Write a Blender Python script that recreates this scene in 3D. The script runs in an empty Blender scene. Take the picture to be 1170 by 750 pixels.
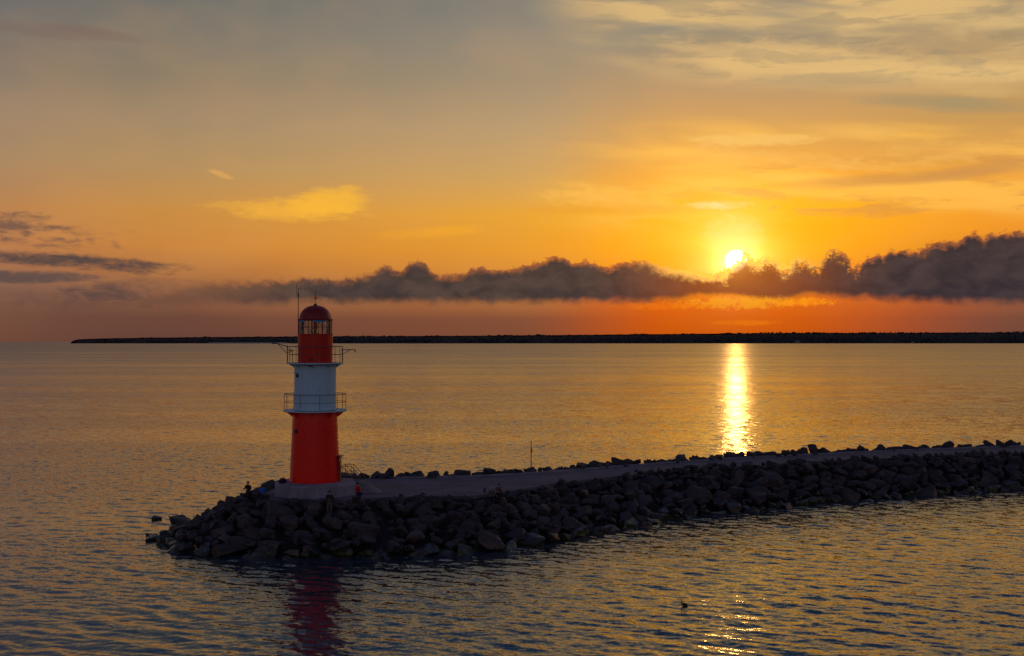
import bpy, bmesh, math, random
import numpy as np
from mathutils import Vector, Matrix, noise as mnoise

random.seed(11)
rng = np.random.default_rng(7)
S = bpy.context.scene
C = S.collection
R = math.radians

# ------------------------------------------------------------------ render / colour
S.render.engine = 'CYCLES'
S.render.resolution_x, S.render.resolution_y = 1024, 656
S.view_settings.view_transform = 'Standard'
S.view_settings.look = 'None'
S.view_settings.exposure = 0.0
S.view_settings.gamma = 1.0
S.view_settings.use_curve_mapping = False
S.cycles.use_denoising = True
try:
    S.cycles.denoiser = 'OPENIMAGEDENOISE'
except Exception:
    pass
S.cycles.max_bounces = 6
S.cycles.glossy_bounces = 4
S.cycles.diffuse_bounces = 3
S.cycles.sample_clamp_indirect = 8.0
S.cycles.caustics_reflective = False
S.cycles.caustics_refractive = False

CAM_H = 14.8
FPX = 1300.0                     # focal length in photo pixels (1170 wide)
HOR = 390.5                      # row of the horizon in the photo
SUN_AZ, SUN_EL = 11.15, 3.98      # degrees, azimuth from +Y towards +X

# ------------------------------------------------------------------ tagging
def tag(o, label=None, cat=None, group=None, kind=None):
    if label: o['label'] = label
    if cat: o['category'] = cat
    if group: o['group'] = group
    if kind: o['kind'] = kind
    return o

def empty(name, loc=(0, 0, 0), rz=0.0):
    o = bpy.data.objects.new(name, None)
    o.empty_display_size = 0.3
    C.objects.link(o)
    o.location = loc
    o.rotation_euler = (0, 0, rz)
    return o

def link_mesh(name, me, mat=None, parent=None):
    o = bpy.data.objects.new(name, me)
    C.objects.link(o)
    if mat is not None and not me.materials:
        me.materials.append(mat)
    if parent is not None:
        o.parent = parent
    return o

def smooth(me, angle=None):
    me.polygons.foreach_set('use_smooth', [True] * len(me.polygons))
    if angle is not None:
        try:
            me.set_sharp_from_angle(angle=R(angle))
        except Exception:
            pass
    me.update()

# ------------------------------------------------------------------ node expression helper
class E:
    """a value socket (or number) with arithmetic"""
    nt = None
    def __init__(s, sock): s.s = sock
    @staticmethod
    def _in(n, i, v):
        if isinstance(v, E): E.nt.links.new(v.s, n.inputs[i])
        elif isinstance(v, (int, float)): n.inputs[i].default_value = v
        else: n.inputs[i].default_value = v
    @staticmethod
    def m(op, *a, clamp=False):
        n = E.nt.nodes.new('ShaderNodeMath'); n.operation = op; n.use_clamp = clamp
        for i, v in enumerate(a): E._in(n, i, v)
        return E(n.outputs[0])
    def __add__(a, b): return E.m('ADD', a, b)
    __radd__ = __add__
    def __sub__(a, b): return E.m('SUBTRACT', a, b)
    def __rsub__(a, b): return E.m('SUBTRACT', b, a)
    def __mul__(a, b): return E.m('MULTIPLY', a, b)
    __rmul__ = __mul__
    def __truediv__(a, b): return E.m('DIVIDE', a, b)
    def __rtruediv__(a, b): return E.m('DIVIDE', b, a)
    def __pow__(a, b): return E.m('POWER', a, b)

def ss(x, a, b, t0=0.0, t1=1.0, kind='SMOOTHSTEP'):
    n = E.nt.nodes.new('ShaderNodeMapRange'); n.interpolation_type = kind; n.clamp = True
    E._in(n, 0, x)
    E._in(n, 1, a); E._in(n, 2, b); E._in(n, 3, t0); E._in(n, 4, t1)
    return E(n.outputs[0])

def xyz(x, y, z=0.0):
    n = E.nt.nodes.new('ShaderNodeCombineXYZ')
    for i, v in enumerate((x, y, z)): E._in(n, i, v)
    return E(n.outputs[0])

def sep(v):
    n = E.nt.nodes.new('ShaderNodeSeparateXYZ'); E.nt.links.new(v.s, n.inputs[0])
    return [E(o) for o in n.outputs]

def noise(vec, scale=1.0, detail=3.0, rough=0.55, dist=0.0, color=False, dims='3D'):
    n = E.nt.nodes.new('ShaderNodeTexNoise'); n.noise_dimensions = dims
    E.nt.links.new(vec.s, n.inputs['Vector'])
    n.inputs['Scale'].default_value = scale; n.inputs['Detail'].default_value = detail
    n.inputs['Roughness'].default_value = rough; n.inputs['Distortion'].default_value = dist
    return E(n.outputs['Color' if color else 'Fac'])

def lin(c):
    f = lambda v: v / 12.92 if v <= 0.04045 else ((v + 0.055) / 1.055) ** 2.4
    return tuple(f(v / 255.0) for v in c) + (1.0,)

def mixc(fac, a, b, mode='MIX'):
    n = E.nt.nodes.new('ShaderNodeMix'); n.data_type = 'RGBA'; n.blend_type = mode; n.clamp_factor = True
    E._in(n, 0, fac)
    for i, v in ((6, a), (7, b)):
        E._in(n, i, v)
    return E(n.outputs[2])

def ramp(fac, stops, interp='EASE'):
    n = E.nt.nodes.new('ShaderNodeValToRGB'); cr = n.color_ramp; cr.interpolation = interp
    while len(cr.elements) < len(stops): cr.elements.new(0.5)
    for e, (p, c) in zip(cr.elements, stops):
        e.position = p; e.color = c
    E._in(n, 0, fac)
    return E(n.outputs[0])

def fcurve(x, pts):
    """float curve through (x, y) pts, x,y arbitrary"""
    xs = [p[0] for p in pts]; ys = [p[1] for p in pts]
    x0, x1, y0, y1 = min(xs), max(xs), min(ys), max(ys)
    n = E.nt.nodes.new('ShaderNodeFloatCurve')
    cm = n.mapping; cv = cm.curves[0]
    q = [((a - x0) / (x1 - x0), (b - y0) / (y1 - y0)) for a, b in pts]
    cv.points[0].location = q[0]; cv.points[1].location = q[-1]
    for p in q[1:-1]: cv.points.new(*p)
    for p in cv.points: p.handle_type = 'AUTO_CLAMPED'
    cm.update()
    t = ss(x, x0, x1, 0, 1, 'LINEAR')
    E._in(n, 1, t)
    return E(n.outputs[0]) * (y1 - y0) + y0

# ------------------------------------------------------------------ WORLD
def px2ang(px, py):
    a = math.atan((px - 585) / FPX)
    e = math.atan((HOR - py) / FPX * math.cos(a))
    return math.degrees(a), math.degrees(e)

def build_world():
    w = bpy.data.worlds.new('World'); S.world = w
    w.use_nodes = True
    nt = w.node_tree; nt.nodes.clear(); E.nt = nt
    out = nt.nodes.new('ShaderNodeOutputWorld'); bg = nt.nodes.new('ShaderNodeBackground')
    nt.links.new(bg.outputs[0], out.inputs[0])
    tc = nt.nodes.new('ShaderNodeTexCoord')
    nv = nt.nodes.new('ShaderNodeVectorMath'); nv.operation = 'NORMALIZE'
    nt.links.new(tc.outputs['Generated'], nv.inputs[0])
    d = E(nv.outputs[0])
    dx, dy, dz = sep(d)
    az = E.m('ARCTAN2', dx, dy) * (180 / math.pi)
    el = E.m('ARCSINE', dz) * (180 / math.pi)
    sd = Vector((math.sin(R(SUN_AZ)) * math.cos(R(SUN_EL)), math.cos(R(SUN_AZ)) * math.cos(R(SUN_EL)), math.sin(R(SUN_EL))))
    dv = nt.nodes.new('ShaderNodeVectorMath'); dv.operation = 'DISTANCE'
    nt.links.new(d.s, dv.inputs[0]); dv.inputs[1].default_value = sd
    ang = E(dv.outputs['Value']) * (180 / math.pi)      # chord ~ degrees near the sun

    # --- clear air: colour against elevation for five azimuths
    elc = E.m('MAXIMUM', el, 0.0)
    t = E.m('SQRT', elc / 90.0)
    def tp(py=None, e=None):
        if e is None: e = (HOR - py) / FPX * 57.3
        return math.sqrt(max(e, 0) / 90.0)
    zen = lin((26, 54, 104)); hi = lin((72, 96, 124))
    def col(stops):
        s = [(tp(py), lin(c)) for py, c in stops]
        s.sort(key=lambda q: q[0])
        s += [(tp(e=27), hi), (tp(e=50), lin((38, 70, 118))), (1.0, zen)]
        return ramp(t, s, 'LINEAR')
    L = col([(390, (88, 62, 56)), (362, (94, 66, 58)), (335, (112, 82, 72)), (308, (160, 104, 70)), (285, (186, 121, 68)), (250, (186, 128, 72)),
             (200, (166, 133, 93)), (150, (149, 128, 102)), (100, (128, 116, 98)), (50, (108, 107, 100)), (0, (86, 95, 97))])
    M = col([(390, (124, 72, 50)), (365, (132, 78, 54)), (340, (180, 110, 58)), (315, (214, 136, 50)), (285, (232, 152, 42)), (245, (232, 164, 56)),
             (200, (206, 162, 97)), (150, (188, 156, 114)), (100, (164, 144, 116)), (50, (146, 136, 120)), (0, (124, 124, 118))])
    Q = col([(390, (186, 74, 8)), (365, (208, 84, 4)), (340, (226, 96, 2)), (315, (250, 138, 0)), (285, (255, 164, 0)), (245, (255, 174, 12)),
             (205, (246, 166, 54)), (160, (214, 158, 86)), (110, (184, 148, 108)), (50, (150, 140, 120)), (0, (134, 130, 120))])
    K = col([(390, (104, 68, 58)), (365, (120, 74, 58)), (340, (160, 92, 58)), (310, (196, 118, 54)), (270, (240, 150, 44)), (230, (246, 162, 52)),
             (190, (216, 156, 78)), (150, (196, 152, 90)), (110, (184, 150, 104)), (60, (180, 154, 112)), (0, (184, 160, 122))])
    base = mixc(ss(az, -25.0, 1.0, kind='LINEAR'), L, M)
    base = mixc(ss(az, 0.0, 8.5), base, Q)
    base = mixc(ss(az, 12.5, 25.0), base, K)
    # the far side of the sky, away from the sunset: physical sky for the same sun, pinkish tint added to light the red tower
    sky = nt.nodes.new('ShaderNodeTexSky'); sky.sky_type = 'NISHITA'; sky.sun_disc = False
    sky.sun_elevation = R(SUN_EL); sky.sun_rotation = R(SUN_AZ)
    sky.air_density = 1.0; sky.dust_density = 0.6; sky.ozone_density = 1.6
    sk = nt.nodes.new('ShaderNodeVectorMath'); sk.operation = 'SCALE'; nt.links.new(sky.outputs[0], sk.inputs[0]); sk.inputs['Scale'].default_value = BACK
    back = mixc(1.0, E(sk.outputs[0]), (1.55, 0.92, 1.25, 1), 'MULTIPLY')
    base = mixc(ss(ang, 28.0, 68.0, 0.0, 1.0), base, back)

    # --- noises in (azimuth, elevation)
    av = xyz(az, el, 0.0)
    rot = xyz(az * 0.75 + el * 1.0, el * 4.0 + az * 0.22, 0.0)
    n_str = noise(rot, 0.14, 3.5, 0.5, 0.15)            # long cirrus streaks
    n_str2 = noise(xyz(az * 0.8 - el * 0.5, el * 4.5 + az * 0.22, 4.0), 0.33, 5.0, 0.6, 0.4)
    n_big = noise(xyz(az, el * 1.7, 2.0), 0.20, 3.0, 0.5)
    n_l = noise(xyz(az, el * 1.15, 0.0), 1.05, 2.0, 0.5) - 0.5
    n_m = noise(xyz(az, el * 1.2, 5.0), 2.6, 4.0, 0.6, 0.3) - 0.5
    n_f = noise(xyz(az, el * 1.3, 9.0), 8.0, 4.0, 0.6, 0.4) - 0.5

    n_w = noise(xyz(az - el * 0.4, el * 2.6 + az * 0.25, 1.0), 1.1, 5.0, 0.6, 0.6)
    def blob(px, py, rx, ry, slope=0.0, warp=0.5, soft=0.7, nz=None):
        """soft ellipse, radii in photo px, slope dy/dx of its axis"""
        a0, e0 = px2ang(px, py)
        k = 57.3 / FPX
        ax = (az - a0) * (1.0 / (rx * k))
        ex = (el - e0 + (az - a0) * slope) * (1.0 / (ry * k))
        q = 1.0 - (ax * ax + ex * ex)
        q = q + (nz if nz is not None else (n_str2 - 0.5) * 2.0) * warp
        return ss(q, 0.0, soft)

    # gentle unevenness of the clear air
    win = ss(az, 48.0, 30.0) * ss(el, 25.0, 18.5)
    base = mixc(ss(n_big, 0.35, 0.7) * ss(el, 0.0, 4.0) * win * ss(az, -50.0, -30.0) * 0.10, base, lin((225, 165, 100)))
    # --- golden cirrus right of centre and above the sun
    win = ss(az, 48.0, 30.0) * ss(el, 25.0, 18.5)
    reg = win * ss(az, -1.0, 9.0) * ss(el, 5.2, 6.6) * ss(el, 11.5, 9.4)
    base = mixc(reg * ss(n_str, 0.44, 0.66) * 0.75, base, lin((255, 192, 84)))
    reg = win * ss(az, 3.0, 12.0) * ss(el, 5.4, 6.2) * ss(el, 9.2, 8.2)
    base = mixc(reg * ss(n_str2, 0.5, 0.36) * 0.55, base, lin((205, 140, 74)))
    reg = win * ss(az + (el - 12.0) * 1.2, 5.0, 12.0) * ss(el - (az - 16) * -0.09, 11.6, 13.0)
    base = mixc(reg * ss(n_str, 0.38, 0.58) * 0.9, base, lin((222, 184, 122)))
    base = mixc(reg * ss(n_str2, 0.52, 0.42) * 0.45, base, lin((150, 136, 112)))
    # named wisps
    gold = [(330, 240, 104, 15, 0.02, 0.5, 0.9, (242, 176, 62), 0.85), (376, 231, 52, 20, -0.12, 0.4, 0.8, (250, 184, 58), 0.8),
            (252, 199, 17, 4, 0.30, 0.3, 1.0, (226, 168, 90), 0.7), (490, 266, 70, 9, -0.08, 0.5, 1.3, (250, 172, 40), 0.6),
            (672, 224, 70, 16, 0.03, 0.8, 1.2, (250, 188, 84), 0.7), (215, 228, 50, 7, 0.0, 0.6, 1.4, (196, 142, 80), 0.35),
            (860, 160, 95, 8, 0.03, 0.7, 0.9, (240, 190, 104), 0.7), (905, 182, 120, 12, 0.10, 0.8, 1.2, (240, 180, 92), 0.6),
            (1060, 176, 150, 18, -0.04, 0.8, 1.3, (240, 180, 90), 0.6), (980, 150, 70, 10, 0.1, 0.6, 1.2, (226, 174, 98), 0.4),
            (900, 55, 170, 16, 0.09, 0.9, 1.2, (206, 172, 120), 0.65), (1060, 80, 160, 13, 0.08, 0.8, 1.2, (222, 184, 122), 0.8),
            (1140, 20, 90, 22, 0.06, 0.9, 1.2, (208, 176, 124), 0.6), (1130, 104, 60, 8, 0.15, 0.6, 1.0, (210, 172, 112), 0.6)]
    for (px, py, rx, ry, sl, wp, so, c, f) in gold:
        base = mixc(blob(px, py, rx, ry, sl, wp * 1.3, so * 1.15, (n_w + n_str2 - 1.0) * 2.0) * f, base, lin(c))
    grey = [(1090, 118, 120, 11, 0.12, 0.8, 1.3, (158, 142, 108), 0.75), (960, 92, 110, 9, 0.06, 0.7, 1.3, (166, 146, 112), 0.5),
            (1010, 205, 130, 9, -0.02, 0.7, 1.2, (206, 142, 74), 0.75), (1110, 196, 90, 10, -0.1, 0.6, 1.2, (196, 140, 82), 0.6),
            (720, 240, 150, 8, 0.0, 0.7, 1.4, (226, 146, 40), 0.4), (60, 34, 110, 10, 0.0, 0.9, 1.3, (124, 98, 88), 0.5)]
    for (px, py, rx, ry, sl, wp, so, c, f) in grey:
        base = mixc(blob(px, py, rx, ry, sl, wp, so) * f, base, lin(c))

    # --- light of the sun in the air (real scattering round the disc)
    g1 = E.m('EXPONENT', (ang * -1.0) / 0.48)
    g2 = E.m('EXPONENT', (ang * -1.0) / 1.7)
    g3 = E.m('EXPONENT', (ang * -1.0) / 5.0)
    def addc(base, fac, c):
        s = E.nt.nodes.new('ShaderNodeVectorMath'); s.operation = 'SCALE'; s.inputs[0].default_value = c; E._in(s, 3, fac)
        a = E.nt.nodes.new('ShaderNodeVectorMath'); a.operation = 'ADD'
        E.nt.links.new(base.s, a.inputs[0]); E.nt.links.new(s.outputs[0], a.inputs[1])
        return E(a.outputs[0])
    up = ss(el, 2.2, 3.6, 0.18, 1.0)
    base = addc(base, g3 * up * (0.7 + n_big * 0.6), (0.24, 0.115, 0.0))
    base = addc(base, g2 * up * (0.2 + n_str * 1.6), (1.0, 0.62, 0.12))
    base = addc(base, g1, (3.2, 2.3, 1.0))
    # second bright patch of thin cloud above the sun
    base = mixc(blob(822, 234, 46, 6, 0.02, 0.9, 1.3, (n_w - 0.5) * 3.0) * 0.85, base, (1.1, 0.80, 0.33, 1))
    base = mixc(blob(838, 268, 40, 30, 0.0, 0.7, 1.3, n_m * 2) * 0.75, base, (1.2, 0.86, 0.24, 1))
    base = mixc(blob(836, 248, 70, 30, 0.0, 0.9, 1.6) * 0.4, base, (1.1, 0.72, 0.12, 1))
    disc = ss(ang, 0.58, 0.38)
    base = mixc(disc, base, (14.0, 10.0, 5.2, 1))

    # --- dark streak clouds far left
    for (px, py, rx, ry, sl, wp, so, c, f) in [
            (20, 262, 100, 18, 0.08, 1.1, 1.2, (112, 84, 74), 0.85), (95, 300, 135, 10, 0.045, 0.7, 1.0, (82, 68, 66), 0.94),
            (30, 316, 80, 8, -0.02, 0.5, 0.8, (92, 76, 72), 0.9), (125, 334, 62, 11, -0.02, 0.8, 1.2, (86, 68, 66), 0.8),
            (60, 345, 170, 14, 0.0, 0.9, 1.6, (92, 68, 62), 0.6), (170, 325, 70, 8, 0.0, 0.9, 1.6, (104, 78, 68), 0.5)]:
        base = mixc(blob(px, py, rx, ry, sl, wp * 1.5, so * 1.25, (n_w + n_str2 - 1.0) * 2.0) * f, base, lin(c))

    # --- the cumulus bank low over the coast
    top = [(-400, 372), (60, 346), (150, 336), (190, 330), (230, 323), (262, 321), (300, 321), (340, 318), (380, 319), (412, 315), (430, 308), (441, 304), (455, 310), (466, 301),
           (478, 297), (489, 308), (505, 314), (530, 313), (547, 304), (562, 307), (600, 303), (620, 297), (640, 293), (656, 301), (672, 297),
           (692, 305), (712, 299), (732, 298), (757, 305), (784, 308), (812, 311), (838, 309), (847, 289), (856, 290), (866, 297), (878, 291), (888, 295),
           (900, 304), (912, 292), (924, 300), (935, 301), (946, 284), (957, 283), (968, 297), (980, 303), (995, 291), (1008, 292),
           (1022, 284), (1034, 285), (1047, 286), (1062, 279), (1082, 276), (1100, 275), (1112, 264), (1124, 272), (1140, 264), (1170, 264), (1400, 262), (2600, 330)]
    bot = [(-400, 378), (60, 360), (190, 349), (300, 347), (440, 346), (560, 346), (640, 346), (700, 345), (760, 346), (820, 341), (880, 346), (930, 340), (1000, 342), (1060, 345), (1170, 347), (1400, 350), (2600, 372)]
    T = fcurve(az, [px2ang(*p) for p in top])
    B = fcurve(az, [px2ang(*p) for p in bot])
    near = ss(ang, 9.0, 1.5)
    sharp = ss(az, -16.0, 2.0, 0.22, 0.07) + ss(az, 16.0, 20.0, 0.0, 0.05)
    turb = ss(az, 8.0, 11.5, 0.85, 1.75) * ss(az, 15.5, 19.0, 1.0, 0.62)
    dtop = T - el + (n_l * 0.40 + n_m * 0.78 + n_f * 0.26) * turb
    dbot = el - B + n_l * 0.30 + n_m * 0.22 + n_f * 0.06
    a_top = E.m('MULTIPLY', ss(dtop / sharp, -0.6, 1.4), 1.0)
    a_bot = ss(dbot + n_l * 0.25, -0.24, 0.34)
    cloud = a_top * a_bot * ss(az, -21.0, -9.0, 0.0, 1.0) * ss(E.m('ABSOLUTE', az), 75.0, 50.0)
    # body colour: dark blue-grey on the right, brown-grey left, relief from lumps of its own
    lump = noise(xyz(az * 1.0, el * 1.6, 3.0), 0.9, 3.5, 0.5, 0.4)
    c1 = mixc(ss(az, 6.0, 22.0), lin((58, 52, 52)), lin((44, 43, 50)))
    c2 = mixc(ss(az, 6.0, 22.0), lin((88, 72, 65)), lin((72, 62, 64)))
    body = mixc(ss(lump, 0.30, 0.75) * 0.8, c1, c2)
    warm = ss(ang, 8.5, 0.6) ** 1.6
    body = mixc(warm * 0.7, body, lin((170, 82, 26)))
    thin = ss(dtop, 0.42, 0.0)                       # thin upper fringe lets light through
    body = mixc(thin * ss(ang, 22.0, 3.0, 0.25, 0.75), body, lin((214, 118, 52)))
    body = mixc(ss(dtop, 0.70, 0.0) * ss(ang, 5.5, 1.2), body, (1.5, 0.80, 0.16, 1))
    lowfr = ss(dbot, 0.40, 0.0) * ss(ang, 6.0, 1.2)
    dt2 = T - el + n_l * 0.4 + n_m * 0.35
    body = mixc(ss(T - el + (n_l * 0.4 + n_m * 0.78) * turb, 0.42, 0.02) * ss(ang, 5.2, 1.0) * 0.9, body, (1.3, 0.58, 0.04, 1))
    body = mixc(lowfr * 0.9, body, lin((255, 150, 16)))
    hole = ss(n_m + n_f * 0.5, 0.03, 0.14) * ss(dt2, 0.95, 0.35) * ss(az, 11.4, 12.4) * ss(az, 17.6, 16.2)
    cloud = cloud * (1.0 - hole * 0.85)
    base = mixc(cloud * 0.97, base, body)
    # lit wisps hanging below the bank under the sun
    base = mixc(blob(846, 346, 80, 8, 0.0, 1.1, 0.9, n_m * 3.4 + n_f * 2.0) * 0.5, base, lin((255, 180, 36)))
    base = mixc(blob(760, 350, 60, 5, 0.0, 1.1, 1.0, n_m * 2.4 + n_f * 1.5) * 0.6, base, lin((240, 120, 20)))
    base = mixc(blob(920, 345, 40, 6, 0.0, 1.1, 1.0, n_m * 2.4 + n_f * 1.5) * 0.7, base, lin((255, 150, 20)))
    base = mixc(blob(850, 369, 46, 4, 0.0, 0.8, 1.2, n_m * 2.0) * 0.5, base, lin((246, 130, 12)))
    # glow in front of the bank
    base = addc(base, g1 * 0.45 + g2 * 0.15 * ss(el, 1.0, 3.2), (1.0, 0.36, 0.02))
    # dark haze right at the waterline
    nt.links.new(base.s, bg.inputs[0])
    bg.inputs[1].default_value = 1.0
    w.cycles.sampling_method = 'MANUAL'
    w.cycles.sample_map_resolution = 2048

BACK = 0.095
build_world()

# ------------------------------------------------------------------ CAMERA + SUN
cam = bpy.data.cameras.new('camera'); camo = bpy.data.objects.new('camera', cam); C.objects.link(camo)
camo.location = (0, 0, CAM_H)
camo.rotation_euler = (R(90) + math.atan((HOR - 375) / FPX), 0, 0)
cam.sensor_width = 36.0; cam.lens = 36.0 * FPX / 1170.0
cam.clip_start = 0.5; cam.clip_end = 200000
S.camera = camo

sl = bpy.data.lights.new('sun', 'SUN'); slo = bpy.data.objects.new('sun', sl); C.objects.link(slo)
sl.energy = 0.023; sl.angle = R(0.55); sl.color = (1.0, 0.44, 0.10)
sdir = Vector((math.sin(R(SUN_AZ)) * math.cos(R(SUN_EL)), math.cos(R(SUN_AZ)) * math.cos(R(SUN_EL)), math.sin(R(SUN_EL))))
slo.rotation_euler = sdir.to_track_quat('Z', 'Y').to_euler()

# ------------------------------------------------------------------ MATERIALS
def new_mat(name):
    m = bpy.data.materials.new(name); m.use_nodes = True
    E.nt = m.node_tree
    b = m.node_tree.nodes.get('Principled BSDF')
    return m, b
def objco():
    n = E.nt.nodes.new('ShaderNodeTexCoord'); return E(n.outputs['Object'])
def geopos():
    n = E.nt.nodes.new('ShaderNodeNewGeometry'); return E(n.outputs['Position'])
def link(e, sock): E.nt.links.new(e.s, sock)
def bump(h, strength=0.3, dist=0.02):
    n = E.nt.nodes.new('ShaderNodeBump'); n.inputs['Strength'].default_value = strength; n.inputs['Distance'].default_value = dist
    E._in(n, 'Height', h); return E(n.outputs[0])

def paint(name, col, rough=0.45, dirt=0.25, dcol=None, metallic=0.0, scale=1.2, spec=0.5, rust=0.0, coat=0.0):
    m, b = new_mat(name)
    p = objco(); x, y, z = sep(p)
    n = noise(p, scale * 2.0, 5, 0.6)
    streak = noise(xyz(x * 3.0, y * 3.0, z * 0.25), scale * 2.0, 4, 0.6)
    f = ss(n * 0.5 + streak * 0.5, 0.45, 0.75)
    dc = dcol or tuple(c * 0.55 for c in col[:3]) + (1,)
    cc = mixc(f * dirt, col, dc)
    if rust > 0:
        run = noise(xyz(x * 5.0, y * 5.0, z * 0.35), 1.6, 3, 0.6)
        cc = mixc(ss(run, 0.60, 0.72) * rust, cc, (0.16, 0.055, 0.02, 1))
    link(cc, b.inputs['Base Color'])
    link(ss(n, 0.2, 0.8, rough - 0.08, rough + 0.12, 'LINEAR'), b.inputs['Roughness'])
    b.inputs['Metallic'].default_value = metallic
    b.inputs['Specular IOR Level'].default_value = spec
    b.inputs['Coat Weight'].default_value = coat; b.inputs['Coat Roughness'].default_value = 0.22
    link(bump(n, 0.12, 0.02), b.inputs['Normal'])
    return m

M_RED = paint('red_paint', (0.90, 0.004, 0.001, 1), 0.26, 0.3, (0.5, 0.005, 0.002, 1), rust=0.2, spec=0.35)
M_LRED = paint('lantern_red_paint', (0.52, 0.003, 0.001, 1), 0.26, 0.3, spec=0.35)
M_DRED = paint('dark_red_paint', (0.23, 0.004, 0.006, 1), 0.42, 0.35)
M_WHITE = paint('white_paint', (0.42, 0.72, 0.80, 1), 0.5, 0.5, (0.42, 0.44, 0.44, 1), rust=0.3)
M_STEEL = paint('galvanised_steel', (0.16, 0.13, 0.11, 1), 0.5, 0.4, (0.16, 0.10, 0.06, 1))
M_DARK = paint('dark_metal', (0.03, 0.03, 0.032, 1), 0.5, 0.3)
M_BLUE = paint('blue_blind', (0.03, 0.30, 0.65, 1), 0.5, 0.2)
M_YELLOW = paint('yellow_paint', (0.7, 0.42, 0.03, 1), 0.45, 0.3)
M_BRASS = paint('brass', (0.95, 0.34, 0.05, 1), 0.3, 0.2, metallic=0.8)
M_ORANGE = paint('orange_plastic', (0.55, 0.10, 0.03, 1), 0.5, 0.2)
M_BOXG = paint('grey_plastic', (0.05, 0.055, 0.06, 1), 0.5, 0.2)
M_SKIN = paint('skin', (0.42, 0.24, 0.17, 1), 0.55, 0.1)
M_HAIR = paint('hair', (0.03, 0.02, 0.015, 1), 0.6, 0.2)
M_REDLAMP = paint('red_lens', (0.75, 0.02, 0.02, 1), 0.25, 0.1)
def cloth(name, c): return paint(name, tuple(c) + (1,), 0.8, 0.3, scale=6, spec=0.2)
CL_BLACK = cloth('cloth_black', (0.02, 0.02, 0.022)); CL_BLUE = cloth('cloth_blue', (0.02, 0.18, 0.62))
CL_RED = cloth('cloth_red', (0.5, 0.02, 0.02)); CL_NAVY = cloth('cloth_navy', (0.015, 0.02, 0.06))
CL_YEL = cloth('cloth_ochre', (0.55, 0.28, 0.03)); CL_OLIVE = cloth('cloth_olive', (0.035, 0.035, 0.028))
CL_TAN = cloth('cloth_tan', (0.12, 0.10, 0.08)); CL_CYAN = cloth('cloth_cyan', (0.12, 0.42, 0.55))

def glass_mat():
    m, b = new_mat('lantern_glass')
    nt = m.node_tree
    out = nt.nodes.get('Material Output')
    tr = nt.nodes.new('ShaderNodeBsdfTransparent'); gl = nt.nodes.new('ShaderNodeBsdfGlossy')
    gl.inputs['Roughness'].default_value = 0.05
    fr = nt.nodes.new('ShaderNodeFresnel'); fr.inputs[0].default_value = 1.45
    tr.inputs[0].default_value = (0.86, 0.88, 0.87, 1)
    mx = nt.nodes.new('ShaderNodeMixShader')
    nt.links.new(fr.outputs[0], mx.inputs[0]); nt.links.new(tr.outputs[0], mx.inputs[1]); nt.links.new(gl.outputs[0], mx.inputs[2])
    df = nt.nodes.new('ShaderNodeBsdfTranslucent'); df.inputs[0].default_value = (0.85, 0.85, 0.82, 1)
    m2 = nt.nodes.new('ShaderNodeMixShader'); m2.inputs[0].default_value = 0.22
    nt.links.new(mx.outputs[0], m2.inputs[1]); nt.links.new(df.outputs[0], m2.inputs[2])
    nt.links.new(m2.outputs[0], out.inputs[0])
    return m
M_GLASS = glass_mat()

def concrete(name, c, scale=1.0):
    m, b = new_mat(name)
    p = geopos(); x, y, z = sep(p)
    n = noise(p, 0.6 * scale, 6, 0.65); n2 = noise(p, 7 * scale, 4, 0.6)
    st = noise(xyz(x * 2, y * 2, z * 0.3), 1.6 * scale, 4, 0.6)
    base = mixc(ss(n, 0.35, 0.7), c + (1,), tuple(v * 0.62 for v in c) + (1,))
    base = mixc(ss(st, 0.5, 0.72) * 0.5, base, tuple(v * 0.45 for v in c) + (1,))
    link(base, b.inputs['Base Color']); b.inputs['Roughness'].default_value = 0.95; b.inputs['Specular IOR Level'].default_value = 0.15
    link(bump(n2 + n, 0.35, 0.03), b.inputs['Normal'])
    return m
M_CONC = concrete('plinth_concrete', (0.29, 0.31, 0.34))
M_DECK = concrete('deck_concrete', (0.165, 0.165, 0.19), 0.5)

def rock_mat():
    m, b = new_mat('boulder_granite')
    p = geopos(); o = objco(); x, y, z = sep(p)
    oi = E.nt.nodes.new('ShaderNodeObjectInfo'); rnd = E(oi.outputs['Random'])
    big = noise(p, 0.33, 2, 0.5)
    n = noise(p, 1.3, 6, 0.65); sp = noise(p, 16, 3, 0.7)
    tone = ramp(rnd * 0.65 + big * 0.35, [(0.0, (0.030, 0.029, 0.031, 1)), (0.35, (0.052, 0.045, 0.044, 1)), (0.6, (0.040, 0.042, 0.048, 1)), (0.8, (0.085, 0.065, 0.058, 1)), (1.0, (0.15, 0.14, 0.14, 1))])
    c = mixc(ss(n, 0.35, 0.68), tone, (0.022, 0.021, 0.023, 1))
    c = mixc(ss(sp, 0.55, 0.75) * 0.35, c, (0.19, 0.18, 0.17, 1))
    wet = ss(z + n * 0.9, 1.55, 0.85)                     # dark tide band
    c = mixc(wet * 0.75, c, (0.014, 0.015, 0.014, 1))
    alg = ss(z + n * 0.7, 0.95, 0.55) * ss(noise(p, 0.8, 3, 0.6), 0.42, 0.6)
    c = mixc(alg * 0.9, c, (0.045, 0.065, 0.010, 1))
    link(c, b.inputs['Base Color'])
    link(ss(wet, 0, 1, 0.72, 0.35, 'LINEAR'), b.inputs['Roughness'])
    link(bump(n + sp * 0.25, 0.55, 0.09), b.inputs['Normal'])
    return m
M_ROCK = rock_mat()

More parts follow.
